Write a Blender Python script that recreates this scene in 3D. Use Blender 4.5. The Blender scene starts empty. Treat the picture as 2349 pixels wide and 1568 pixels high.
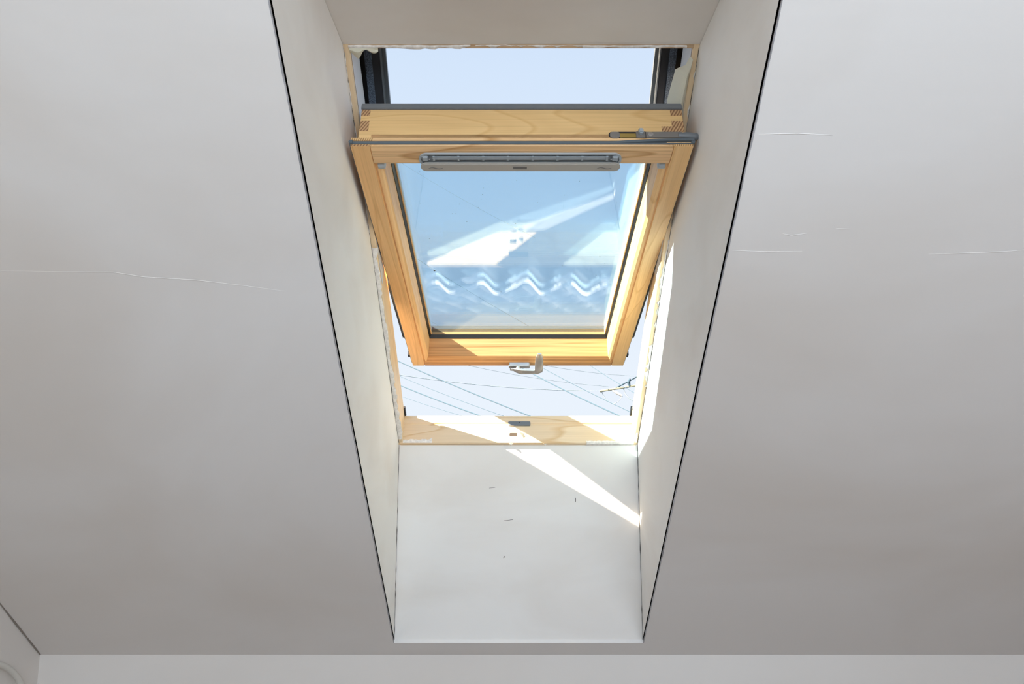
import bpy, bmesh, math, random
from mathutils import Vector, Matrix
random.seed(7)
sc = bpy.context.scene
col = sc.collection

# ------------------------------------------------------------------ camera
EYE = 1.5
FPX, PITCH = 1660.5, math.radians(9.08)
cam = bpy.data.cameras.new('camera'); cam.sensor_width = 36.0; cam.lens = 36.0 * FPX / 2349.0
cam.clip_start = 0.01; cam.clip_end = 500
co = bpy.data.objects.new('camera', cam); col.objects.link(co)
co.location = (0, 0, EYE); co.rotation_euler = (math.radians(90) + PITCH, 0, 0)
sc.camera = co

# ------------------------------------------------------------------ sky
w = bpy.data.worlds.new('sky'); sc.world = w; w.use_nodes = True
nt = w.node_tree; nt.nodes.clear()
wo = nt.nodes.new('ShaderNodeOutputWorld'); bg = nt.nodes.new('ShaderNodeBackground')
tc = nt.nodes.new('ShaderNodeTexCoord'); sp = nt.nodes.new('ShaderNodeSeparateXYZ'); rp = nt.nodes.new('ShaderNodeValToRGB')
mr = nt.nodes.new('ShaderNodeMapRange'); mr.inputs[1].default_value = -1; mr.inputs[2].default_value = 1
nt.links.new(tc.outputs['Generated'], sp.inputs[0]); nt.links.new(sp.outputs['Z'], mr.inputs[0])
nt.links.new(mr.outputs[0], rp.inputs[0]); nt.links.new(rp.outputs[0], bg.inputs[0]); nt.links.new(bg.outputs[0], wo.inputs[0])
e = rp.color_ramp.elements
e[0].position = 0.0; e[0].color = (.22, .21, .19, 1)
e[1].position = 1.0; e[1].color = (.32, .52, .90, 1)
for p, c in ((.47, (.30, .30, .28)), (.50, (.83, .90, .98)), (.56, (.82, .895, .99)), (.75, (.66, .79, .97))):
    k = e.new(p); k.color = (*c, 1)
bg.inputs[1].default_value = 1.0

# ------------------------------------------------------------------ sun
SUN = Vector((.743, .228, -.629)).normalized()
sl = bpy.data.lights.new('sun', 'SUN'); sl.energy = 38.0; sl.angle = math.radians(.5); sl.color = (1, .84, .64)
so = bpy.data.objects.new('sun', sl); col.objects.link(so); so.rotation_euler = SUN.to_track_quat('-Z', 'Y').to_euler()
so.location = (-6, -2, 8)

# added area light filling the room, set at the assumed window behind the camera
al = bpy.data.lights.new('added_back_fill', 'AREA'); al.shape = 'RECTANGLE'; al.size = 2.2; al.size_y = 1.6
al.energy = 62; al.color = (.79, .895, 1.0)
ao = bpy.data.objects.new('added_back_fill', al); col.objects.link(ao)
ao.location = (.45, -1.28, 2.15); ao.rotation_euler = (math.radians(90), 0, 0)

sc.view_settings.view_transform = 'Standard'; sc.view_settings.look = 'None'
sc.view_settings.exposure = 0.0; sc.view_settings.gamma = 1.0; sc.view_settings.use_curve_mapping = False
sc.cycles.use_denoising = True
sc.cycles.max_bounces = 14; sc.cycles.diffuse_bounces = 8; sc.cycles.glossy_bounces = 6; sc.cycles.transparent_max_bounces = 24
sc.cycles.sample_clamp_indirect = 6.0

# ------------------------------------------------------------------ frames of reference
PH = math.radians(42.39); cP, sP = math.cos(PH), math.sin(PH)
XC, YB, ZB, L, HB = .0183, 2.1383, .0446 + EYE, 1.1208, .5574
F0 = Vector((XC, YB, ZB)); U = Vector((0, -cP, sP)); N = Vector((0, sP, cP))
def basis(o, y, inward):
    m = Matrix.Identity(4)
    for i in range(3):
        m[i][0] = (1, 0, 0)[i]; m[i][1] = y[i]; m[i][2] = inward[i]; m[i][3] = o[i]
    return m
ROOF = basis(F0, U, -N)                       # local x, up the slope, into the room
TI = math.radians(18.0)
V = Vector((0, -math.cos(TI), math.sin(TI))); M = Vector((0, -math.sin(TI), -math.cos(TI)))
SASH = basis(Vector((.0195, 1.3436, .6041 + EYE)), V, M)
SL = 1.0106

# ------------------------------------------------------------------ helpers
class MB:
    def __init__(s): s.v = []; s.f = []
    def add(s, vs, fs):
        n = len(s.v); s.v += [tuple(p) for p in vs]; s.f += [tuple(i + n for i in f) for f in fs]; return s
    def box(s, x0, x1, y0, y1, z0, z1):
        vs = [(x, y, z) for x in (x0, x1) for y in (y0, y1) for z in (z0, z1)]
        return s.add(vs, [(0, 1, 3, 2), (4, 6, 7, 5), (0, 4, 5, 1), (2, 3, 7, 6), (0, 2, 6, 4), (1, 5, 7, 3)])
    def prism(s, prof, axis, a, b):
        n = len(prof); vs = []
        for t in (a, b):
            for p, q in prof:
                vs.append({'x': (t, p, q), 'y': (p, t, q), 'z': (p, q, t)}[axis])
        fs = [tuple(range(n)), tuple(range(2 * n - 1, n - 1, -1))]
        fs += [(i, (i + 1) % n, n + (i + 1) % n, n + i) for i in range(n)]
        return s.add(vs, fs)
    def tube(s, path, r, seg=8, rz=None):
        path = [Vector(p) for p in path]; n = len(path); vs = []
        rs = r if isinstance(r, (list, tuple)) else [r] * n
        up = None
        for i, p in enumerate(path):
            t = (path[min(i + 1, n - 1)] - path[max(i - 1, 0)]).normalized()
            if up is None:
                up = Vector((0, 0, 1)) if abs(t.z) < .9 else Vector((0, 1, 0))
            a = (up - t * up.dot(t)).normalized(); b = t.cross(a); up = a
            for k in range(seg):
                g = 2 * math.pi * k / seg
                vs.append(p + rs[i] * (math.cos(g) * a * (rz or 1) + math.sin(g) * b))
        fs = [(i * seg + k, i * seg + (k + 1) % seg, (i + 1) * seg + (k + 1) % seg, (i + 1) * seg + k) for i in range(n - 1) for k in range(seg)]
        fs += [tuple(range(seg)), tuple(range(n * seg - 1, (n - 1) * seg - 1, -1))]
        return s.add(vs, fs)
    def grid(s, rows):
        n = len(rows); m = len(rows[0]); vs = [p for r in rows for p in r]
        return s.add(vs, [(i * m + j, i * m + j + 1, (i + 1) * m + j + 1, (i + 1) * m + j) for i in range(n - 1) for j in range(m - 1)])
    def build(s, name, mat, parent=None, bevel=0, smooth=False, solid=0, seg=2):
        me = bpy.data.meshes.new(name); me.from_pydata(s.v, [], s.f)
        bm = bmesh.new(); bm.from_mesh(me); bmesh.ops.recalc_face_normals(bm, faces=bm.faces)
        if solid:
            bmesh.ops.solidify(bm, geom=bm.faces[:], thickness=solid)
        if bevel:
            bmesh.ops.bevel(bm, geom=[e for e in bm.edges if len(e.link_faces) == 2 and e.calc_face_angle(0) > .5],
                            offset=bevel, segments=seg, affect='EDGES', clamp_overlap=True)
        bm.to_mesh(me); bm.free()
        if smooth:
            for p in me.polygons: p.use_smooth = True
            me.set_sharp_from_angle(angle=math.radians(40))
        me.materials.append(mat)
        o = bpy.data.objects.new(name, me); col.objects.link(o)
        if parent: o.parent = parent
        return o
def tag(o, label=None, cat=None, group=None, kind=None):
    if label: o['label'] = label
    if cat: o['category'] = cat
    if group: o['group'] = group
    if kind: o['kind'] = kind
    return o
def empty(name, m):
    o = bpy.data.objects.new(name, None); o.matrix_world = m; o.empty_display_size = .05; col.objects.link(o); return o
def rr(x0, x1, y0, y1, r, n=6):
    pts = []
    for cx, cy, a0 in ((x1 - r, y1 - r, 0), (x0 + r, y1 - r, 90), (x0 + r, y0 + r, 180), (x1 - r, y0 + r, 270)):
        for k in range(n + 1):
            g = math.radians(a0 + 90 * k / n); pts.append((cx + r * math.cos(g), cy + r * math.sin(g)))
    return pts
def P(x, u, n): return F0 + Vector((x, 0, 0)) + U * u + N * n

# ------------------------------------------------------------------ materials
def newmat(name):
    m = bpy.data.materials.new(name); m.use_nodes = True; t = m.node_tree
    b = t.nodes['Principled BSDF']; return m, t, b
def flat(name, c, rough=.5, metal=0, spec=.5, bump=0, bscale=200, mottled=0):
    m, t, b = newmat(name)
    b.inputs['Base Color'].default_value = (*c, 1); b.inputs['Roughness'].default_value = rough
    b.inputs['Metallic'].default_value = metal; b.inputs['Specular IOR Level'].default_value = spec
    if bump or mottled:
        tcn = t.nodes.new('ShaderNodeTexCoord'); nz = t.nodes.new('ShaderNodeTexNoise')
        nz.inputs['Scale'].default_value = bscale; nz.inputs['Detail'].default_value = 3
        t.links.new(tcn.outputs['Object'], nz.inputs['Vector'])
        if bump:
            bp = t.nodes.new('ShaderNodeBump'); bp.inputs['Strength'].default_value = bump; bp.inputs['Distance'].default_value = .002
            t.links.new(nz.outputs[0], bp.inputs['Height']); t.links.new(bp.outputs[0], b.inputs['Normal'])
        if mottled:
            r = t.nodes.new('ShaderNodeValToRGB'); r.color_ramp.elements[0].position = .35; r.color_ramp.elements[1].position = .65
            r.color_ramp.elements[0].color = (*[x * (1 - mottled) for x in c], 1); r.color_ramp.elements[1].color = (*[min(1, x * (1 + mottled)) for x in c], 1)
            t.links.new(nz.outputs[0], r.inputs[0]); t.links.new(r.outputs[0], b.inputs['Base Color'])
    return m
def plaster(name, c, stain=(.62, .55, .48), amt=.35, seed=0.0, sc_=1.3):
    m, t, b = newmat(name)
    tcn = t.nodes.new('ShaderNodeTexCoord')
    mp = t.nodes.new('ShaderNodeMapping'); mp.inputs['Location'].default_value = (seed, seed * 1.7, seed * .6)
    mp.inputs['Scale'].default_value = (.75, 1, 1.5)
    t.links.new(tcn.outputs['Object'], mp.inputs[0])
    nz = t.nodes.new('ShaderNodeTexNoise'); nz.inputs['Scale'].default_value = sc_; nz.inputs['Detail'].default_value = 4; nz.inputs['Distortion'].default_value = .5
    t.links.new(mp.outputs[0], nz.inputs['Vector'])
    r = t.nodes.new('ShaderNodeValToRGB'); r.color_ramp.elements[0].position = .42; r.color_ramp.elements[1].position = .75
    r.color_ramp.elements[0].color = (0, 0, 0, 1); r.color_ramp.elements[1].color = (amt, amt, amt, 1)
    t.links.new(nz.outputs[0], r.inputs[0])
    mx = t.nodes.new('ShaderNodeMix'); mx.data_type = 'RGBA'
    mx.inputs[6].default_value = (*c, 1); mx.inputs[7].default_value = (*stain, 1)
    t.links.new(r.outputs[0], mx.inputs[0]); t.links.new(mx.outputs[2], b.inputs['Base Color'])
    b.inputs['Roughness'].default_value = .75; b.inputs['Specular IOR Level'].default_value = .25
    # trowel marks
    m2 = t.nodes.new('ShaderNodeMapping'); m2.inputs['Scale'].default_value = (3, 14, 14)
    t.links.new(tcn.outputs['Object'], m2.inputs[0])
    n2 = t.nodes.new('ShaderNodeTexNoise'); n2.inputs['Scale'].default_value = 2; n2.inputs['Detail'].default_value = 5
    t.links.new(m2.outputs[0], n2.inputs['Vector'])
    bp = t.nodes.new('ShaderNodeBump'); bp.inputs['Strength'].default_value = .12; bp.inputs['Distance'].default_value = .004
    t.links.new(n2.outputs[0], bp.inputs['Height']); t.links.new(bp.outputs[0], b.inputs['Normal'])
    return m
def wood(name, axis, light, dark, seed=0, k=13, across=11, along=1.3, rough=.45, contrast=1.0, fine=.25):
    m, t, b = newmat(name)
    tcn = t.nodes.new('ShaderNodeTexCoord'); mp = t.nodes.new('ShaderNodeMapping')
    mp.inputs['Location'].default_value = (seed * 3.1, seed * 1.3 + .2, seed * 2.3)
    s = {'x': (along, across, across), 'y': (across, along, across), 'z': (across, across, along)}[axis]
    mp.inputs['Scale'].default_value = s
    t.links.new(tcn.outputs['Object'], mp.inputs[0])
    nz = t.nodes.new('ShaderNodeTexNoise'); nz.inputs['Scale'].default_value = 1; nz.inputs['Detail'].default_value = 1.2; nz.inputs['Roughness'].default_value = .35
    t.links.new(mp.outputs[0], nz.inputs['Vector'])
    mu = t.nodes.new('ShaderNodeMath'); mu.operation = 'MULTIPLY'; mu.inputs[1].default_value = k
    fr = t.nodes.new('ShaderNodeMath'); fr.operation = 'FRACT'
    t.links.new(nz.outputs[0], mu.inputs[0]); t.links.new(mu.outputs[0], fr.inputs[0])
    r = t.nodes.new('ShaderNodeValToRGB'); el = r.color_ramp.elements
    mid = tuple(light[i] * .55 + dark[i] * .45 for i in range(3))
    dk = tuple(light[i] * (1 - contrast) + dark[i] * contrast for i in range(3))
    el[0].position = 0; el[0].color = (*light, 1); el[1].position = 1; el[1].color = (*light, 1)
    a = el.new(.5); a.color = (*[light[i] * .85 + dark[i] * .15 for i in range(3)], 1)
    a = el.new(.80); a.color = (*[light[i] * (1 - contrast * .45) + mid[i] * contrast * .45 for i in range(3)], 1)
    a = el.new(.92); a.color = (*dk, 1)
    t.links.new(fr.outputs[0], r.inputs[0])
    m2 = t.nodes.new('ShaderNodeMapping'); m2.inputs['Scale'].default_value = {'x': (4, 260, 260), 'y': (260, 4, 260), 'z': (260, 260, 4)}[axis]
    t.links.new(tcn.outputs['Object'], m2.inputs[0])
    n2 = t.nodes.new('ShaderNodeTexNoise'); n2.inputs['Scale'].default_value = 1; n2.inputs['Detail'].default_value = 2
    t.links.new(m2.outputs[0], n2.inputs['Vector'])
    r2 = t.nodes.new('ShaderNodeValToRGB'); r2.color_ramp.elements[0].color = (1 - fine, 1 - fine * 1.15, 1 - fine * 1.3, 1); r2.color_ramp.elements[1].color = (1, 1, 1, 1)
    r2.color_ramp.elements[0].position = .3; r2.color_ramp.elements[1].position = .6
    t.links.new(n2.outputs[0], r2.inputs[0])
    mx = t.nodes.new('ShaderNodeMix'); mx.data_type = 'RGBA'; mx.blend_type = 'MULTIPLY'; mx.inputs[0].default_value = 1
    t.links.new(r.outputs[0], mx.inputs[6]); t.links.new(r2.outputs[0], mx.inputs[7]); t.links.new(mx.outputs[2], b.inputs['Base Color'])
    b.inputs['Roughness'].default_value = rough; b.inputs['Specular IOR Level'].default_value = .4
    bp = t.nodes.new('ShaderNodeBump'); bp.inputs['Strength'].default_value = .08; bp.inputs['Distance'].default_value = .001
    t.links.new(n2.outputs[0], bp.inputs['Height']); t.links.new(bp.outputs[0], b.inputs['Normal'])
    return m
def endgrain(name, light, dark, rot=0.0, scale=260):
    m, t, b = newmat(name)
    tcn = t.nodes.new('ShaderNodeTexCoord'); mp = t.nodes.new('ShaderNodeMapping'); mp.inputs['Rotation'].default_value = (0, rot, 0)
    t.links.new(tcn.outputs['Object'], mp.inputs[0])
    wv = t.nodes.new('ShaderNodeTexWave'); wv.inputs['Scale'].default_value = scale / 4.4; wv.inputs['Distortion'].default_value = 1.2; wv.inputs['Detail'].default_value = 1
    t.links.new(mp.outputs[0], wv.inputs['Vector'])
    r = t.nodes.new('ShaderNodeValToRGB'); r.color_ramp.elements[0].color = (*light, 1); r.color_ramp.elements[1].color = (*dark, 1)
    r.color_ramp.elements[0].position = .3; r.color_ramp.elements[1].position = .8
    t.links.new(wv.outputs[0], r.inputs[0]); t.links.new(r.outputs[0], b.inputs['Base Color']); b.inputs['Roughness'].default_value = .6
    return m
def glass(name, tint):
    m, t, b = newmat(name); t.nodes.remove(b); out = t.nodes['Material Output']
    tr = t.nodes.new('ShaderNodeBsdfTransparent'); tr.inputs[0].default_value = (*tint, 1)
    gl = t.nodes.new('ShaderNodeBsdfGlossy'); gl.inputs['Roughness'].default_value = 0.0; gl.inputs[0].default_value = (.92, .97, 1, 1)
    lw = t.nodes.new('ShaderNodeLayerWeight'); lw.inputs[0].default_value = .5
    pw = t.nodes.new('ShaderNodeMath'); pw.operation = 'POWER'; pw.inputs[1].default_value = 5
    ma = t.nodes.new('ShaderNodeMath'); ma.operation = 'MULTIPLY_ADD'; ma.inputs[1].default_value = .92; ma.inputs[2].default_value = .08
    t.links.new(lw.outputs['Facing'], pw.inputs[0]); t.links.new(pw.outputs[0], ma.inputs[0])
    mx = t.nodes.new('ShaderNodeMixShader'); t.links.new(ma.outputs[0], mx.inputs[0]); t.links.new(tr.outputs[0], mx.inputs[1]); t.links.new(gl.outputs[0], mx.inputs[2])
    t.links.new(mx.outputs[0], out.inputs['Surface'])
    return m

PL = {k: plaster('painted_plaster_' + k, c, amt=a, seed=s, sc_=z) for k, c, a, s, z in (
    ('ceiling', (.80, .785, .77), .55, 1.0, 1.3), ('wall', (.79, .765, .735), .25, 4.0, 1.3), ('lining', (.845, .835, .815), .36, 9.0, 3.2))}
M_BEAD = flat('bare_corner_bead', (.36, .36, .38), .6, mottled=.3, bscale=25)
M_RAW = flat('raw_render_coat', (.20, .15, .12), .9, bump=.3, bscale=30, mottled=.2)
M_CRACK = flat('dark_crack', (.10, .09, .085), .9)
M_SMEAR = flat('joint_filler_smear', (.80, .77, .73), .85, bump=.5, bscale=120, mottled=.12)
M_FLOOR = wood('floor_boards', 'y', (.29, .21, .15), (.21, .15, .10), 5, k=8)
HL, HD = (.80, .53, .25), (.62, .32, .10)
W_TOP = wood('pine_top_rail', 'x', (.80, .54, .25), (.62, .35, .12), 1.2, k=11, across=10, along=1.3, contrast=.5, fine=.12)
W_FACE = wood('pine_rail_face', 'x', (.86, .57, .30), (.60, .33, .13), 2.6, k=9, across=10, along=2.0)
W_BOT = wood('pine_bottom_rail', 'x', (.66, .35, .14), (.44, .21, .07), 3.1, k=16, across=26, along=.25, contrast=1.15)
W_STL = wood('pine_left_stile', 'y', (.88, .55, .25), (.62, .32, .11), .4, k=8, across=12, along=.8, contrast=.55, fine=.12)
W_STR = wood('pine_right_stile', 'y', (.90, .60, .29), (.68, .37, .13), 5.35, k=6, across=15, along=2.4, contrast=.6, fine=.1)
W_FRM = wood('pale_frame_pine', 'y', (.80, .62, .40), (.62, .42, .22), 3.7, k=6, contrast=.6, fine=.1)
W_SILL = wood('pale_sill_pine', 'x', (.82, .66, .46), (.66, .44, .22), 8.4, k=6, across=12, along=1.8, contrast=.8, fine=.08)
W_HEAD = wood('bare_head_pine', 'x', (.62, .44, .28), (.48, .31, .17), 2.2, k=6, contrast=.5)
W_END = endgrain('pine_end_grain', (.55, .34, .17), (.26, .13, .06), .5)
W_END2 = endgrain('pine_end_grain_edge', (.72, .48, .22), (.36, .19, .08), .25, 330)
M_GREY = flat('grey_coated_aluminium', (.17, .185, .20), .45, .1)
M_COVER = flat('dark_grey_cover', (.125, .138, .150), .35, .2)
M_DARK = flat('near_black_trim', (.016, .016, .020), .5)
M_PLATE = flat('grey_brown_plastic', (.40, .375, .335), .5)
M_VENT = flat('grey_vent_plastic', (.37, .41, .44), .45)
M_BOLT = flat('grey_brown_bolt_metal', (.22, .205, .19), .4, .2)
M_STEEL = flat('satin_steel', (.62, .62, .63), .28, .9)
M_BRASS = flat('brass_channel', (.45, .33, .10), .4, .6)
M_HANDLE = flat('cast_zinc_handle', (.50, .48, .46), .32, .65)
M_FOAM = flat('blue_grey_foam', (.085, .11, .15), .9, bump=.6, bscale=500, mottled=.55)
M_RUB = flat('grey_rubber_seal', (.105, .13, .15), .5)
M_BLACK = flat('black_gasket', (.008, .008, .010), .4)
M_MEMB = flat('cream_membrane', (.66, .64, .52), .8, bump=.3, bscale=60)
M_LINER = flat('pale_grey_jamb_paint', (.62, .62, .64), .5)
M_SPACE_REFL = flat('spacer_wood_reflection', (.10, .06, .03), .5)  # brown paints the rail's wood reflection onto the bottom spacer
M_SPACE = flat('pale_spacer', (.70, .70, .66), .5)
M_WIRE = flat('cable_darkened_for_sun', (.042, .075, .11), .8, spec=.1)  # sloping wires, colour darkened to offset the sun on them
M_WIRE2 = flat('cable_lightened_for_shade', (.30, .40, .48), .7, spec=.2)  # same kind of wire, colour lightened to offset shade on flat runs
M_POLE = flat('weathered_timber', (.25, .27, .22), .8)
M_CERAM = flat('white_ceramic', (.85, .85, .83), .3)
M_TILE = flat('blue_grey_metal_tile', (.30, .31, .33), .45, .0, mottled=.2, bscale=9)
M_APRON = flat('pale_grey_apron', (.07, .075, .085), .5, .0)
M_HEM = flat('bright_flashing_hem', (.75, .75, .74), .5)
M_CORD = flat('painted_conduit', (.72, .71, .66), .6, bump=.4, bscale=90)
M_LABEL = flat('dark_print', (.13, .125, .12), .6)
M_GLASS = glass('blue_tinted_pane', (.848, .93, .98))

# ------------------------------------------------------------------ room shell
NC = -HB * cP                                  # ceiling plane
UB, UT, UE, UR = -HB * sP, 1.5715, -.4395, 3.0615
XL, XR = -1.35 - XC, 2.7 - XC
t = .0125
mb = MB()
def ring(mb, o, i, z0, z1):
    vs = []
    for z in (z0, z1):
        for r in (o, i):
            x0, x1, y0, y1 = r; vs += [(x0, y0, z), (x1, y0, z), (x1, y1, z), (x0, y1, z)]
    fs = []
    for k in range(4):
        j = (k + 1) % 4
        fs += [(k, j, 4 + j, 4 + k), (8 + k, 12 + k, 12 + j, 8 + j), (k, 8 + k, 8 + j, j), (4 + k, 4 + j, 12 + j, 12 + k)]
    return mb.add(vs, fs)
ring(mb, (XL, XR, UE, UR), (-.35, .35, UB, UT), -NC, -NC - t)
c = mb.build('ceiling', PL['ceiling']); c.matrix_world = ROOF
tag(c, 'white plastered sloping ceiling with a deep opening around the roof window', 'ceiling', kind='structure')
YR = -.4; ZR = EYE + 1.804; YK = YB + .0640 * cP; ZK = ZB - HB - .064 * sP; YBK = -1.25
o = MB().box(-1.35, 2.7, YBK, YR, ZR, ZR + t).build('ceiling_flat', PL['ceiling']); tag(o, 'flat white ceiling behind the camera', 'ceiling', kind='structure')
o = MB().box(-1.42, 2.77, YBK - .05, YK + .1, -.1, 0).build('floor', M_FLOOR); tag(o, 'brown board floor below the view', 'floor', kind='structure')
o = MB().box(-1.35, 2.7, YK, YK + .08, 0, ZK).build('wall_front', PL['wall']); tag(o, 'low white knee wall under the sloping ceiling', 'wall', kind='structure')
gable = [(YBK, 0), (YK, 0), (YK, ZK), (YR, ZR), (YBK, ZR)]
o = MB().prism(gable, 'x', -1.43, -1.35).build('wall_left', PL['wall']); tag(o, 'off-white side wall in the lower left corner', 'wall', kind='structure')
o = MB().prism(gable, 'x', 2.7, 2.78).build('wall_right', M_RAW); tag(o, 'raw brown side wall to the right of the view', 'wall', kind='structure')
mb = MB(); vs = []
ring(mb, (-1.35, 2.7, 0, ZR), (-.75, 1.65, 1.3, 3.0), 0, .08)  # opening added here for the assumed back window
o = mb.build('wall_back', M_RAW); o.matrix_world = Matrix(((1, 0, 0, 0), (0, 0, 1, YBK - .08), (0, 1, 0, 0), (0, 0, 0, 1)))
tag(o, 'raw brown wall behind the camera with an opening for the assumed wide window', 'wall', kind='structure')
wm = empty('assumed_window_2', Matrix.Translation((.45, YBK - .04, 1.3))); tag(wm, 'assumed wide white window added in the wall behind the camera', 'window', kind='structure')  # unseen window, assumed from the room's brightness and added for the fill light
mb = MB(); ring(mb, (-1.2, 1.2, 0, 1.7), (-1.14, 1.14, .06, 1.64), -.03, .03)
fo = mb.build('assumed_window_frame', M_CERAM, wm); fo.matrix_local = Matrix(((1, 0, 0, 0), (0, 0, 1, 0), (0, 1, 0, 0), (0, 0, 0, 1)))
MB().box(-.02, .02, -.02, .02, .06, 1.64).build('mullion', M_CERAM, wm)

# the lining boards of the deep opening
YT, ZT = YB - L * cP, ZB + L * sP
YO = YB - (UT * cP - NC * sP) ; ZO = ZB + UT * sP + NC * cP
g = .0015
side = [(YB - g * sP, ZB - g * cP), (YB, ZB - HB), (YO, ZO), (YT - g * sP, ZT - g * cP)]
side[2] = (YB - UT * cP + (NC + .0012) * sP, ZB + UT * sP + (NC + .0012) * cP)
side[1] = (YB + .0012 * sP, ZB - HB + .0012 * cP)
o = MB().prism(side, 'x', XC - .35 - t, XC - .35).build('wall_lining_left', PL['lining']); tag(o, 'shaded white lining board left of the roof window', 'wall', kind='structure')
o = MB().prism(side, 'x', XC + .35, XC + .35 + t).build('wall_lining_right', PL['lining']); tag(o, 'sunlit white lining board right of the roof window', 'wall', kind='structure')
o = MB().box(XC - .36, XC + .36, YB + .0075, YB + .0225, ZB - HB - .0005, ZB - .003).build('wall_lining_bottom', PL['lining']); tag(o, 'upright white panel below the roof window crossed by a sun streak', 'wall', kind='structure')
lb = o
o = MB().box(XC - .36, XC + .36, side[2][0], YT - .001, ZT, ZT + t).build('wall_lining_top', PL['lining']); tag(o, 'level white lining board above the roof window', 'wall', kind='structure')
# scratches and cracks in the plaster of the lower panel
def pxp(px, py):                                # a point on the lower panel
    a = (px - 1174.5) / FPX; b = (784 - py) / FPX
    d = Vector((a, math.cos(PITCH) - b * math.sin(PITCH), math.sin(PITCH) + b * math.cos(PITCH)))
    return Vector((0, 0, EYE)) + d * ((YB + .0075) / d.y)
for a, b_, r in (((1320, 1141), (1320, 1151), .0010), ((1156, 1194), (1177, 1191), .0006), ((1155, 1279), (1158, 1275), .0010), ((1122, 1119), (1136, 1117), .0005)):
    p, q = pxp(*a), pxp(*b_); MB().tube([p, (p + q) / 2 + Vector((.0004, 0, 0)), q], r, 6).build('crack', M_CRACK, lb)
rnd0 = random.Random(21)
for sx in (-1, 1):                              # open corner joints beside the panel
    pts = [(XC + sx * .3497, YB + .0073, ZB - .004 - (HB - .01) * k / 40) for k in range(41)]
    MB().tube(pts, [.0003 + .0010 * rnd0.random() ** 2 for _ in pts], 6).build('corner_joint', M_CRACK, lb)
# bare corner beads along the two long edges of the opening
for i, sx in enumerate((-1, 1)):
    mb = MB(); rows = []
    xe = sx * .35; nseg = 90
    for k in range(nseg + 1):
        u = UB + (UT - UB) * k / nseg; wd = .0006 + .0012 * random.random()
        rows.append([(xe - sx * .0005, u, -NC - .0022), (xe - sx * .0005, u, -NC + .0006), (xe + sx * wd, u, -NC + .0006), (xe + sx * (wd + .0003), u, -NC - .003)])
    mb.grid(rows); o = mb.build('trim_%d' % (i + 1), M_BEAD); o.matrix_world = ROOF
    tag(o, ('bare grey corner bead left of the window opening', 'bare grey corner bead right of the window opening')[i], 'corner bead', kind='structure')
def onceil(px, py):
    a = (px - 1174.5) / FPX; b = (784 - py) / FPX
    d = Vector((a, math.cos(PITCH) - b * math.sin(PITCH), math.sin(PITCH) + b * math.cos(PITCH)))
    q = F0 + N * NC - Vector((0, 0, EYE)); p = Vector((0, 0, EYE)) + d * (q.dot(N) / d.dot(N)) - F0
    return (p.x, p.dot(U), -NC - .0002)
for sm in ([(-40, 620), (120, 623), (260, 624), (330, 635), (450, 642), (560, 655), (655, 668)], [(1680, 574), (1760, 577), (1840, 576)],
           [(2130, 583), (2220, 580), (2300, 577), (2360, 572)], [(1918, 524), (1935, 525), (1948, 525)], [(1796, 536), (1815, 540), (1850, 535)], [(1740, 308), (1830, 306), (1910, 310)]):
    pts = [onceil(*p) for p in sm]; m_ = len(pts)
    MB().tube(pts, [.0002 + .0006 * math.sin(math.pi * (k + .5) / m_) for k in range(m_)], 6).build('plaster_seam', PL['ceiling'], c, smooth=True)
# brownish line along the open joint between the left wall and the ceiling
mb = MB(); pts = []
for k in range(40):
    u = UE + .002 + (1.2) * k / 39; pts.append((XL + .002, u, -NC + .0005))
mb.tube(pts, [.0012 + .0018 * random.random() for _ in pts], 6); o = mb.build('trim_3', flat('brownish_joint', (.25, .22, .19), .9)); o.matrix_world = ROOF
tag(o, 'brownish joint where the left wall meets the sloping ceiling', 'joint', kind='structure')

# ------------------------------------------------------------------ fixed frame of the roof window
win = empty('window_1', ROOF); tag(win, 'pine frame of the roof window set in the ceiling opening', 'window', kind='structure')
ND = .12
for sx in (-1, 1):
    prof = [(sx * .3395, 0), (sx * .338, -.003), (sx * .3425, -.06), (sx * .347, -ND), (sx * .39, -ND), (sx * .39, 0)]
    MB().prism(prof, 'y', -.05, 1.1650).build('jamb', W_FRM, win)
for sx in (-1, 1):
    MB().prism([(sx * .3378, -.008), (sx * .3372, -.009), (sx * .3460, -ND - .001), (sx * .3480, -ND - .001)], 'y', .55, 1.1130).build('jamb_liner', M_LINER, win)
MB().tube([(.3355, 1.064, -.030), (.3345, 1.064, -.030)], .006, 16).build('rivet', M_GREY, win)
prof = [(-.012, .0010), (-.004, .0022), (-.0008, .0005), (0, -.004), (0, -.068), (-.0065, -.0715), (-.0065, -.080), (-.002, -.083), (-.002, -.111), (-.05, -.111), (-.05, -.001)]
MB().prism(prof, 'x', -.3455, .3455).build('sill', W_SILL, win, smooth=False)
hd = MB().box(-.3395, .3395, 1.1135, 1.165, -ND, 0).build('head', W_HEAD, win)
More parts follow.
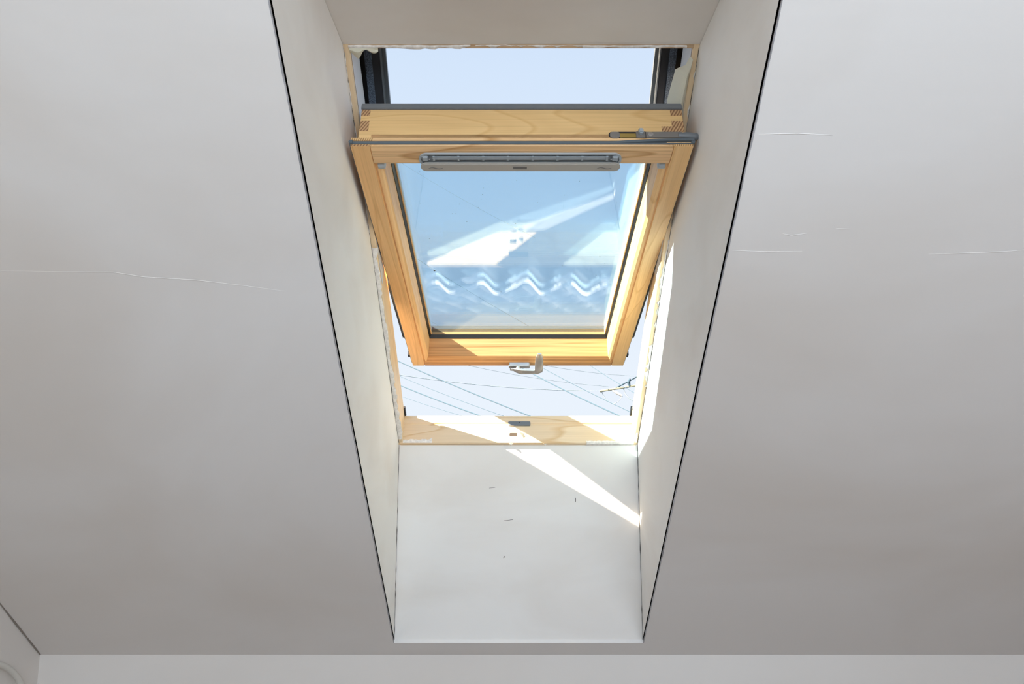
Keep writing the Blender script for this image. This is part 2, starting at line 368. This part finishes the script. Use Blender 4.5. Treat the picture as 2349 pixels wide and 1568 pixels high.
# covers on the upper half of the frame
def ncov(u): return .137 + (u - .685) * .09
for sx in (-1, 1):
    lo, hi = (.60, 1.16)
    def strip(name, prof, mat, u0=lo, u1=hi, bev=0):
        mb = MB(); vs = []
        n = len(prof)
        for u in (u0, u1):
            dn = ncov(u) - .16
            for x, d in prof: vs.append((sx * x, u, -(d + dn)))
        mb.add(vs, [tuple(range(n)), tuple(range(2 * n - 1, n - 1, -1))] + [(i, (i + 1) % n, n + (i + 1) % n, n + i) for i in range(n)])
        return mb.build(name, mat, win)
    strip('side_cover', [(.296, .160), (.296, .156), (.3040, .156), (.3040, .150), (.3095, .150), (.3095, .160), (.40, .160), (.40, .166), (.296, .166)], M_COVER)
    strip('cover_ridge', [(.3050, .1498), (.3080, .1498), (.3080, .1475), (.3050, .1475)], M_GREY, lo, 1.10)
    strip('rail', [(.3096, .1580), (.3096, .148), (.326, .145), (.326, .1580)], M_DARK, lo, 1.11)
    strip('foam_strip', [(.326, .152), (.326, .141), (.3405, .138), (.3405, .152)], M_FOAM, lo, 1.125)
    strip('black_rebate', [(.3405, .1585), (.3405, .149), (.384, .148), (.384, .085), (.392, .085), (.392, .1585)], M_BLACK, lo, 1.1655)
MB().box(-.40, .40, 1.165, 1.196, -.205, -.08).build('head_cover', M_COVER, win, bevel=.003)
for sx in (-1, 1):
    MB().prism([(sx * .348, -.112), (sx * .3425, -.114), (sx * .3425, -.126), (sx * .356, -.126)], 'y', -.01, .026).build('corner_block', M_DARK, win)
# blind keeper and striker hole on the sill
k = MB().prism(rr(-.030, .037, -.083, -.066, .004), 'y', -.003, .0035).build('keeper_plate', M_GREY, win)
MB().tube([(.004, .0034, -.078), (.004, .0042, -.078)], .0015, 10).build('screw', M_DARK, k)
MB().prism(rr(-.026, .002, -.038, -.024, .004), 'y', -.001, .0004).build('striker_hole', flat('raw_hole', (.03, .022, .016), .9), win)
MB().add([(-.004, .0004, -.038), (.017, .0004, -.036), (.015, .0004, -.018), (-.002, .0004, -.020), (.004, .014, -.028)], [(0, 1, 2, 3), (0, 1, 4), (1, 2, 4), (2, 3, 4), (3, 0, 4)]).build('torn_chip', M_MEMB, win)
# filler smeared over the edges of the frame
def smear(u0, u1, xa, xb, amp, seed, dens=.010, thick=.0016, holes=0.0, axis='u', uu=None):
    rnd = random.Random(seed); mb = MB(); n = max(3, int(abs(u1 - u0) / dens)); rows = []
    ra = rb = 0
    for k in range(n + 1):
        u = u0 + (u1 - u0) * k / n
        ra = .55 * ra + rnd.uniform(-1, 1) * amp; rb = .55 * rb + rnd.uniform(-1, 1) * amp
        f = 1.0 if not holes else (0.15 if rnd.random() < holes else 1.0)
        a, b2 = xa + ra * .3, xa + (xb - xa + rb) * f
        th = thick * (.6 + .8 * rnd.random())
        row = [(a, .0003), (a + (b2 - a) * .3, th), (a + (b2 - a) * .75, th * .8), (b2, .0003)]
        rows.append([(x, u, z) if axis == 'u' else (u, x, z) for x, z in row])
    mb.grid(rows); o = mb.build('filler_smear', M_SMEAR, win, smooth=True); return o
smear(.015, .66, -.3500, -.3385, .0030, 3, thick=.0026)
smear(.22, .68, .3500, .3425, .0034, 5, thick=.002, holes=.25)
smear(.0, .04, .3400, .3470, .0030, 6)
smear(.70, 1.11, -.3500, -.3482, .0012, 7)
smear(.72, 1.10, .3500, .3480, .0022, 8, holes=.5)
smear(-.34, -.10, 1.1195, 1.1150, .0020, 9, axis='x', thick=.003)
smear(-.09, .13, 1.1195, 1.1170, .0024, 10, axis='x', holes=.45)
smear(.12, .325, 1.1195, 1.1145, .0014, 11, axis='x', thick=.003)
for sx in (-1, 1):
    pts = [(sx * .3500, 1.115 * k / 60, .0006) for k in range(61)]
    MB().tube(pts, [.0003 + .0011 * random.random() for _ in pts], 6).build('joint_gap', M_CRACK, win)
# on the sill nose
mb = MB(); rnd = random.Random(4); rows = []
for k in range(24):
    x = -.338 + .085 * k / 23; a = .004 + .004 * rnd.random() + (.004 if k > 21 else 0)
    rows.append([(x, -.0005, .0012), (x, .0008, -.004), (x, .0012, -.004 - a), (x, .0002, -.006 - a)])
mb.grid(rows); mb.build('filler_smear', M_SMEAR, win, smooth=True)
mb = MB(); rows = []
for k in range(34):
    x = .20 + .138 * k / 33; a = .003 * rnd.random()
    rows.append([(x, -.010, .0020), (x, -.004 + a, .0036), (x, .0008, .001), (x, .0006, -.004 - a)])
mb.grid(rows); mb.build('filler_smear', M_SMEAR, win, smooth=True)
for x in (-.022, .078):
    MB().add([(x - .006, -.003, .0024), (x + .007, -.003, .0024), (x + .002, -.010, .003), (x, -.002, .006)], [(0, 1, 2), (0, 1, 3), (1, 2, 3), (2, 0, 3)]).build('filler_crumb', M_SMEAR, win)

# torn vapour membrane hanging over the frame corners
mb = MB(); rows = []
mem = [(1.092, .338, .336, .012), (1.075, .3375, .332, .02), (1.066, .337, .320, .03), (1.062, .3365, .316, .034), (1.015, .335, .3085, .03), (1.000, .334, .306, .026), (.988, .334, .306, .022), (.978, .3345, .312, .016), (.970, .335, .322, .010)]
for u, x0, x1, b2 in mem:
    row = []
    for j in range(9):
        s = j / 8; x = x0 + (x1 - x0) * s
        z = .004 + .014 * math.sin(math.pi * min(1, s * 1.25)) - b2 * s * s
        row.append((x, u + .006 * math.sin(3 * s), z))
    rows.append(row)
mb.grid(rows); o = mb.build('membrane_flap', M_MEMB, None, smooth=True, solid=.0006); o.matrix_world = ROOF
tag(o, 'long cream membrane flap curling off the upper right of the window frame', 'membrane', 'torn membrane flaps')
mb = MB(); rows = []
for k in range(15):
    s = k / 14; x = -.338 + .056 * s
    drop = .007 + (.014 * max(0, 1 - abs(s - .32) / .22)) + .004 * math.sin(9 * s)
    rows.append([(x, 1.1150, .0025), (x, 1.1140 - drop * .3, .004 + .003 * math.sin(5 * s)), (x, 1.114 - drop * .7, .003), (x - .002, 1.114 - drop, -.002)])
mb.grid(rows); o = mb.build('membrane_flap', M_MEMB, None, smooth=True, solid=.0006); o.matrix_world = ROOF
tag(o, 'short torn cream membrane scrap at the upper left of the window frame', 'membrane', 'torn membrane flaps')

# ------------------------------------------------------------------ pivoting sash
sash = empty('window_sash', SASH)
tag(sash, 'open pivoting pine window sash tilted into the ceiling opening', 'window sash')
def zp(pr): return [(a, -d) for a, d in pr]
for sx, wm_ in ((-1, W_STL), (1, W_STR)):
    pr = [(.337, 0), (.337, .004), (.334, .004), (.334, .0135), (.337, .0135), (.337, .0214), (.3235, .0214), (.3235, .0955), (.276, .0955), (.276, .0865),
          (.284, .0865), (.284, .013), (.2895, .0045), (.2950, .0025), (.2955, .0050), (.2985, .0050), (.3000, 0)]
    st = MB().prism([(sx * a, -d) for a, d in pr], 'y', -SL, -.0008).build('stile', wm_, sash)
    ends = [(.3055, .3235, .0801, .0955), (.3055, .3235, .0396, .066)] if sx < 0 else [(.300, .3235, .0801, .0955), (.300, .3235, .0500, .066), (.279, .3235, .0372, .051)]
    for a, b2, d0, d1 in ends:
        MB().box(sx * a, sx * b2, -.0008, .0004, -d1, -d0).build('end_grain', W_END, st)
    MB().box(sx * .294, sx * .3374, -.0008, .0004, -.0214, -.0135).build('end_grain', W_END2, st)
    MB().box(sx * .3000, sx * .337, -.0008, .0002, -.0045, -.0004).build('end_grain', W_END2 if sx > 0 else W_END, st)
pr = [(-.052, .0865), (-.052, .002), (-.050, 0), (-.013, 0), (-.002, .0025), (0, .005), (-.003, .005), (-.003, .0135), (0, .0135), (0, .030), (-.040, .030), (-.040, .0865)]
tr = MB().prism(zp(pr), 'x', -.2985, .2985).build('top_rail', W_FACE, sash)
mb = MB().box(-.3233, .3233, -.052, 0, -.0955, -.0216); mb.box(-.3368, .3368, -.02, -.0001, -.0214, -.0135)
mb.build('top_rail_edge', W_TOP, sash)
pr = [(-SL, 0), (-.987, 0), (-.985, .0012), (-.983, .004), (-.974, .0052), (-.968, .013), (-.968, .0865), (-.960, .0865), (-.960, .0955), (-SL, .0955)]
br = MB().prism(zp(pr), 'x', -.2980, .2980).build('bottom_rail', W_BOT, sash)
# glazing
mb = MB()
for sx in (-1, 1): mb.prism([(sx * .2845, -.0865), (sx * .2845, -.0765), (sx * .2825, -.0765), (sx * .2785, -.0865)], 'y', -.97, -.052)
mb.prism([(-.9685, -.0865), (-.9685, -.0755), (-.9665, -.0755), (-.9605, -.0865)], 'x', -.284, .284)
mb.build('glazing_gasket', M_BLACK, sash)
MB().box(-.2900, .2900, -.975, -.044, -.0908, -.0868).build('pane', M_GLASS, sash)
MB().box(-.2900, .2900, -.975, -.044, -.1110, -.1070).build('pane', M_GLASS, sash)
for sx in (-1, 1): MB().box(sx * .2765, sx * .290, -.9600, -.044, -.1068, -.0910).build('spacer_bar', M_SPACE, sash)
MB().box(-.290, .290, -.975, -.9630, -.1068, -.0910).build('spacer_bar', M_SPACE_REFL, sash)
mb = MB(); ring(mb, (-.330, .330, -SL - .004, -.03), (-.281, .281, -.968, -.050), -.122, -.1112); mb.build('outer_cladding', M_COVER, sash)
MB().box(-.3245, .3245, -.030, .004, -.1100, -.0957).build('cap_profile', M_GREY, sash, bevel=.0015)
mb = MB(); rnd = random.Random(31)
for k in range(90):                             # dirt specks on the inside of the glass
    x, v = (rnd.uniform(-.26, .26), -.07 - .85 * rnd.random() ** 1.5); q = rnd.uniform(.0004, .0010)
    mb.prism([(x + q * math.cos(g), v + q * .8 * math.sin(g)) for g in [math.radians(60 * j) for j in range(6)]], 'z', -.0868, -.0865)
mb.prism([(-.232 + .0028 * math.cos(g), -.585 + .0022 * math.sin(g)) for g in [math.radians(45 * j) for j in range(8)]], 'z', -.0868, -.0862)
tag(mb.build('dirt_specks', M_DARK, sash), kind='stuff')
# rubber seal round the flange, lifting at the right corner
mb = MB(); n = 60; rows = []
for k in range(n + 1):
    x = -.3395 + .679 * k / n; s = max(0.0, (x - .18) / .16); lift = .0055 * math.sin(min(1, s) * math.pi * .62) if s > 0 else 0
    lv = .0012 + .0030 * min(1, s)
    a, b2 = .0056 + lift * .9, .0124 + lift
    rows.append([(x, -.002, -a), (x, lv, -a - .0008), (x, lv, -b2 + .0008), (x, -.002, -b2)])
mb.grid(rows); mb.box(-.3385, .3385, -.002, .0022, -.0064, -.0044)
for sx in (-1, 1):
    mb.prism([(sx * .3335, -.0045), (sx * .3400, -.0055), (sx * .3412, -.0090), (sx * .3400, -.0128), (sx * .3335, -.0132)], 'y', -SL + .01, .0035)
mb.build('rubber_seal', M_RUB, sash)
# dark covers riding on the lower half of the sash
for sx in (-1, 1):
    sc_ = MB().prism([(sx * .324, -.030), (sx * .354, -.030), (sx * .361, -.062), (sx * .361, -.085), (sx * .324, -.085)], 'y', -.885, -.56).build('side_cover', M_DARK, sash, bevel=.004)
    MB().box(sx * .3240, sx * .3455, -1.000, -.884, -.034, -.0225).build('cover_tail', M_DARK, sc_)
    MB().box(sx * .330, sx * .3530, -1.003, -.985, -.040, -.026).build('cover_clip', M_DARK, sc_)
# blind brackets behind the top rail
for sx in (-1, 1):
    MB().tube([(sx * .2925, -.062, -.012), (sx * .2840, -.062, -.012), (sx * .2800, -.062, -.012), (sx * .2790, -.062, -.012)], [.012, .012, .0115, .009], 20).build('blind_bracket', M_VENT, sash, smooth=True)
# ventilation flap on the top rail
vent = MB(); o_ = rr(-.206, .200, -.0545, -.0185, .0165, 8); i_ = rr(-.2015, .1955, -.0505, -.0225, .0130, 8); n = len(o_)
vs = [(x, y, z) for z in (0, .0035) for x, y in o_] + [(x, y, z) for z in (.0035, .0005) for x, y in i_]
fs = []
for a, b2 in ((0, n), (n, 2 * n), (2 * n, 3 * n)):
    fs += [(a + i, a + (i + 1) % n, b2 + (i + 1) % n, b2 + i) for i in range(n)]
vent.add(vs, fs + [tuple(range(3 * n, 4 * n))])
vt = vent.build('vent_strip', M_VENT, sash, smooth=True)
MB().box(-.186, .180, -.0265, -.0228, .0006, .0010).build('vent_slot', M_DARK, vt)
MB().box(-.176, .170, -.0360, -.0268, .0006, .0040).build('vent_louvre', M_VENT, vt, bevel=.0008)
for x in [-.176 + .0495 * i for i in range(8)]:
    MB().box(x - .0022, x + .0022, -.0366, -.0258, .0006, .0052).build('vent_rib', M_VENT, vt)
for x in (-.193, .187):
    MB().box(x - .006, x + .006, -.0380, -.0248, .0006, .0066).build('flap_hinge', M_VENT, vt, bevel=.0015)
    MB().tube([(x * .955, -.0305, .002), (x * .955, -.0305, .0065)], .0018, 10).build('pin', M_STEEL, vt)
fp = rr(-.2035, .1985, -.0610, -.0385, .011, 8); fp = [(x, y if y < -.045 else y) for x, y in fp]
fl = MB().prism(fp, 'z', .0062, .0120).build('vent_flap', M_PLATE, vt, bevel=.0012)
MB().box(-.0175, .0105, -.0535, -.0465, .0119, .0123).build('stamped_plate', M_LABEL, vt)
for x0, sgn in ((-.188, 1), (.152, 1)):
    pts = [(x0 + .029 * k / 16, -.0515 + .0022 * math.sin(2 * math.pi * k / 16) + .0016 * k / 16, .0121) for k in range(17)]
    MB().tube(pts, [.0003 + .0007 * math.sin(math.pi * k / 16) for k in range(17)], 6).build('wave_mark', M_LABEL, vt)
# barrel bolt let into the top edge of the sash
bo = MB().prism([(x, -d) for x, d in rr(.172, .322, .0205, .0370, .0080, 8)], 'y', -.001, .0004).build('bolt_recess', M_DARK, sash)
MB().prism([(x, -d) for x, d in rr(.1745, .194, .0195, .0355, .006, 6)], 'y', 0, .0022).build('bolt_end', M_BOLT, bo)
MB().box(.194, .227, 0, .0010, -.0320, -.0215).build('brass_channel', M_BRASS, bo)
MB().box(.226, .2445, 0, .0035, -.0360, -.0195).build('bolt_slide', M_BOLT, bo, bevel=.001)
MB().box(.2305, .2400, .002, .0120, -.0375, -.0255).build('bolt_knob', M_VENT, bo, bevel=.002)
MB().box(.2455, .318, 0, .0030, -.0350, -.0200).build('bolt_plate', M_BOLT, bo, bevel=.0006)
MB().tube([(.2545, .0028, -.0275), (.2545, .0046, -.0275), (.2545, .0052, -.0275)], [.0058, .0056, .0035], 18).build('screw', M_STEEL, bo, smooth=True)
MB().tube([(.310, .0, -.0265), (.325, .0, -.0262), (.342, -.001, -.0250), (.3475, -.001, -.0246), (.3500, -.001, -.0244)], [.0062, .0078, .0078, .0066, .0035], 16).build('bolt_rod', M_GREY, bo, smooth=True)
# handle on the bottom rail
hb = MB().prism(rr(-.030, .037, -1.006, -.985, .003, 4), 'z', 0, .013).build('handle', M_HANDLE, sash, bevel=.0015)
def sweep(path, wid, th, wdir):
    rows = []
    n = len(path)
    for i in range(n):
        p = Vector(path[i]); tg = (Vector(path[min(i + 1, n - 1)]) - Vector(path[max(i - 1, 0)])).normalized()
        a = Vector(wdir[i]); a = (a - tg * a.dot(tg)).normalized(); b2 = tg.cross(a)
        ring_ = [p + a * (wid[i] * math.cos(q)) * .5 * 1.15 + b2 * (th[i] * math.sin(q)) * .5 * 1.15 for q in [math.radians(22.5 + 45 * j) for j in range(8)]]
        rows.append(ring_ + [ring_[0]])
    m = MB(); m.grid(rows); m.add(rows[0][:8], [tuple(range(8))]); m.add(rows[-1][:8], [tuple(range(8))]); return m
path = [(-.026, -1.000, .019), (-.014, -1.000, .019), (-.004, -.999, .023), (.010, -.998, .027), (.045, -.997, .028), (.058, -.996, .028), (.0635, -.990, .028), (.065, -.978, .0275), (.065, -.950, .024), (.065, -.915, .016), (.065, -.9, .012)]
sweep(path, [.010, .016, .024, .026, .022, .024, .026, .024, .024, .021, .011], [.005, .007, .011, .013, .012, .013, .013, .013, .012, .010, .005], [(0, 1, 0)] * 5 + [(-.4, 1, 0), (-.9, .5, 0)] + [(-1, 0, 0)] * 4).build('lever', M_HANDLE, hb, smooth=True)
MB().tube([(.0, -.996, .012), (.0, -.996, .026)], .009, 16).build('spindle', M_HANDLE, hb, smooth=True)

# ------------------------------------------------------------------ outside: roof, flashing
mb = MB(); ring(mb, (XL - .3, XR + .3, -3.2, 3.3), (-.41, .41, -.08, 1.20), -.03, -.055)
o = mb.build('roof_deck', M_DARK); o.matrix_world = ROOF; tag(o, 'dark roof deck outside around the window', 'roof', kind='structure')
def tile_h(x, u):
    q = (x + u * .25) / .19; f = q - math.floor(q)
    wv = .021 * (math.sin(2 * math.pi * f) + .3 * math.sin(4 * math.pi * f))
    cc = (-u) / .34; st = (cc - math.floor(cc))
    return .070 + wv + .012 * st
rows = []; us = []
u = -.06
for k in range(9):
    u0 = -.34 * k - .005
    for s in (0.03, .3, .6, .97, .999): us.append(u0 - .34 * s)
for u in us:
    rows.append([(-1.6 + .019 * j, u, -tile_h(-1.6 + .019 * j, u)) for j in range(180)])
mb = MB(); mb.grid(rows); o = mb.build('roof_tiles', M_TILE, smooth=True); o.matrix_world = ROOF; tag(o, 'dark wavy metal tiles on the roof below the window', 'roof', kind='structure')
rows = []; rnd = random.Random(12)
for j in range(101):
    x = -.5 + .01 * j
    end = -.62 + .022 * math.sin(x * 17 + .5) + .022 * math.sin(x * 41) + .012 * rnd.random()
    r = []
    for k in range(9):
        s = k / 8; u = -.045 + (end + .045) * s
        r.append((x, u, -(.104 * (1 - min(1, s * 3)) + min(1, s * 3) * (tile_h(x, -.3) + .010) + (.012 if k == 8 else 0))))
    rows.append(r)
mb = MB(); mb.grid(rows); o = mb.build('apron_flashing', M_APRON, None, smooth=True, solid=.003); o.matrix_world = ROOF
hem = MB(); hem.grid([[(p[0], p[1] + .05, p[2] - .012), (p[0], p[1] + .012, p[2] - .022), (p[0], p[1] - .006, p[2] - .012), (p[0], p[1] - .006, p[2] + .01)] for p in [q[-1] for q in rows]])
hem.build('hem', M_HEM, o, smooth=True)
tag(o, 'pleated grey apron flashing seen as a wavy reflection in the pane', 'flashing')

# ------------------------------------------------------------------ power lines
def sky(px, py, y):
    a = (px - 1174.5) / FPX; b = (784 - py) / FPX
    d = Vector((a, math.cos(PITCH) - b * math.sin(PITCH), math.sin(PITCH) + b * math.cos(PITCH)))
    return Vector((0, 0, EYE)) + d * (y / d.y)
def wire(a, b2, ya, yb, r, sag, label):
    p, q = sky(*a, ya), sky(*b2, yb); dv = q - p; pts = []
    for k in range(-8, 21 if yb == 20 else 29):
        s = k / 20; pts.append(p + dv * s + Vector((0, 0, -sag * 4 * s * (1 - s))))
    o = MB().tube(pts, r * .78, 6).build('power_line', M_WIRE2 if yb == 20 else M_WIRE); tag(o, label, 'power line', 'power lines across the sky')
wire((922, 832), (1211, 952), 16, 13, .013, .02, 'upper thick power line sloping through the left gap below the sash')
wire((926, 887), (1098, 952), 16, 13.5, .014, .01, 'lower thick power line meeting the sill left of centre')
wire((925, 866), (1150, 952), 17, 14, .006, .02, 'thin power line between the two thick ones on the left')
wire((925, 910), (1055, 952), 17, 14, .005, .01, 'faint lowest power line in the left corner of the gap')
wire((925, 861), (1381, 896), 18, 20, .009, .10, 'long sagging power line running to the tip of the crossarm')
wire((1222, 857), (1418, 952), 16, 13, .015, .02, 'thick power line sloping down from the handle to the sill')
wire((1242, 842), (1447, 945), 17, 14, .009, .02, 'thinner power line just above the thick one right of the handle')
wire((1094, 842), (1395, 886), 18, 20, .006, .06, 'faint flat power line passing behind the handle')
wire((1280, 843), (1455, 862), 18, 20, .006, .03, 'faint flat power line at the upper right of the gap')
wire((1360, 842), (1454, 900), 17, 15, .008, .01, 'steep power line near the right jamb above the crossarm')
wire((952, 590), (1214, 748), 16, 13, .006, .03, 'diagonal power line seen through the lower pane from the left edge')
wire((960, 398), (1140, 500), 17, 15, .003, .02, 'faint diagonal power line seen through the upper left of the pane')
wire((985, 734), (1022, 757), 16, 13, .006, .0, 'short diagonal power line at the lower left corner of the pane')
YP = 20.0
pole = empty('utility_pole', Matrix.Translation((0, 0, 0)))
base = sky(1482, 880, YP); pole.location = (base.x, base.y, -6.0)
tag(pole, 'timber crossarm of a utility pole beside the right jamb', 'utility pole')
def loc(v): return v - pole.location
bpy.context.view_layer.update()
MB().tube([(0, 0, 0), (0, 0, 4), (0, 0, base.z + 6 + .55)], [.14, .12, .10], 12).build('pole', M_POLE, pole, smooth=True)
a, b2 = loc(sky(1376, 897, YP)), loc(sky(1486, 879, YP))
dv = (b2 - a); mb = MB()
mb.tube([a, a + dv * .25, b2], .030, 6); mb.build('crossarm', M_POLE, pole)
MB().tube([loc(sky(1412, 890, YP)), loc(sky(1457, 866, YP)), loc(sky(1480, 855, YP))], .018, 6).build('brace', M_WIRE, pole)
MB().tube([loc(sky(1444, 887, YP)), loc(sky(1442, 876, YP)), loc(sky(1445, 868, YP))], [.03, .045, .02], 10).build('insulator', M_WIRE, pole)
MB().tube([loc(sky(1402, 893, YP)), loc(sky(1415, 901, YP)), loc(sky(1426, 907, YP))], [.02, .035, .03], 10).build('insulator', M_CERAM, pole)
pts = [(1380, 897), (1384, 906), (1390, 915), (1398, 922), (1408, 926), (1417, 921), (1424, 913), (1428, 908)]
MB().tube([loc(sky(*p, YP)) for p in pts], .009, 6).build('jumper_cable', M_WIRE2, pole)
pts = [(1430, 890), (1434, 902), (1443, 913), (1456, 921)]
MB().tube([loc(sky(*p, YP)) for p in pts], .012, 6).build('jumper_cable', M_WIRE2, pole)

# ------------------------------------------------------------------ conduit in the lower left corner
def onwall(px, py, off=.014):
    a = (px - 1174.5) / FPX; b = (784 - py) / FPX
    d = Vector((a, math.cos(PITCH) - b * math.sin(PITCH), math.sin(PITCH) + b * math.cos(PITCH)))
    return Vector((0, 0, EYE)) + d * ((-1.35 + off) / d.x)
ctl = [(-28, 1520), (-12, 1521), (2, 1524), (16, 1530), (30, 1541), (40, 1553), (46, 1564), (50, 1578), (52, 1600)]
MBc = MB().tube([onwall(*p) for p in ctl], .0075, 10); o = MBc.build('wall_conduit', M_CORD, None, smooth=True)
tag(o, 'curved white conduit looping out of the wall in the lower left corner', 'conduit')
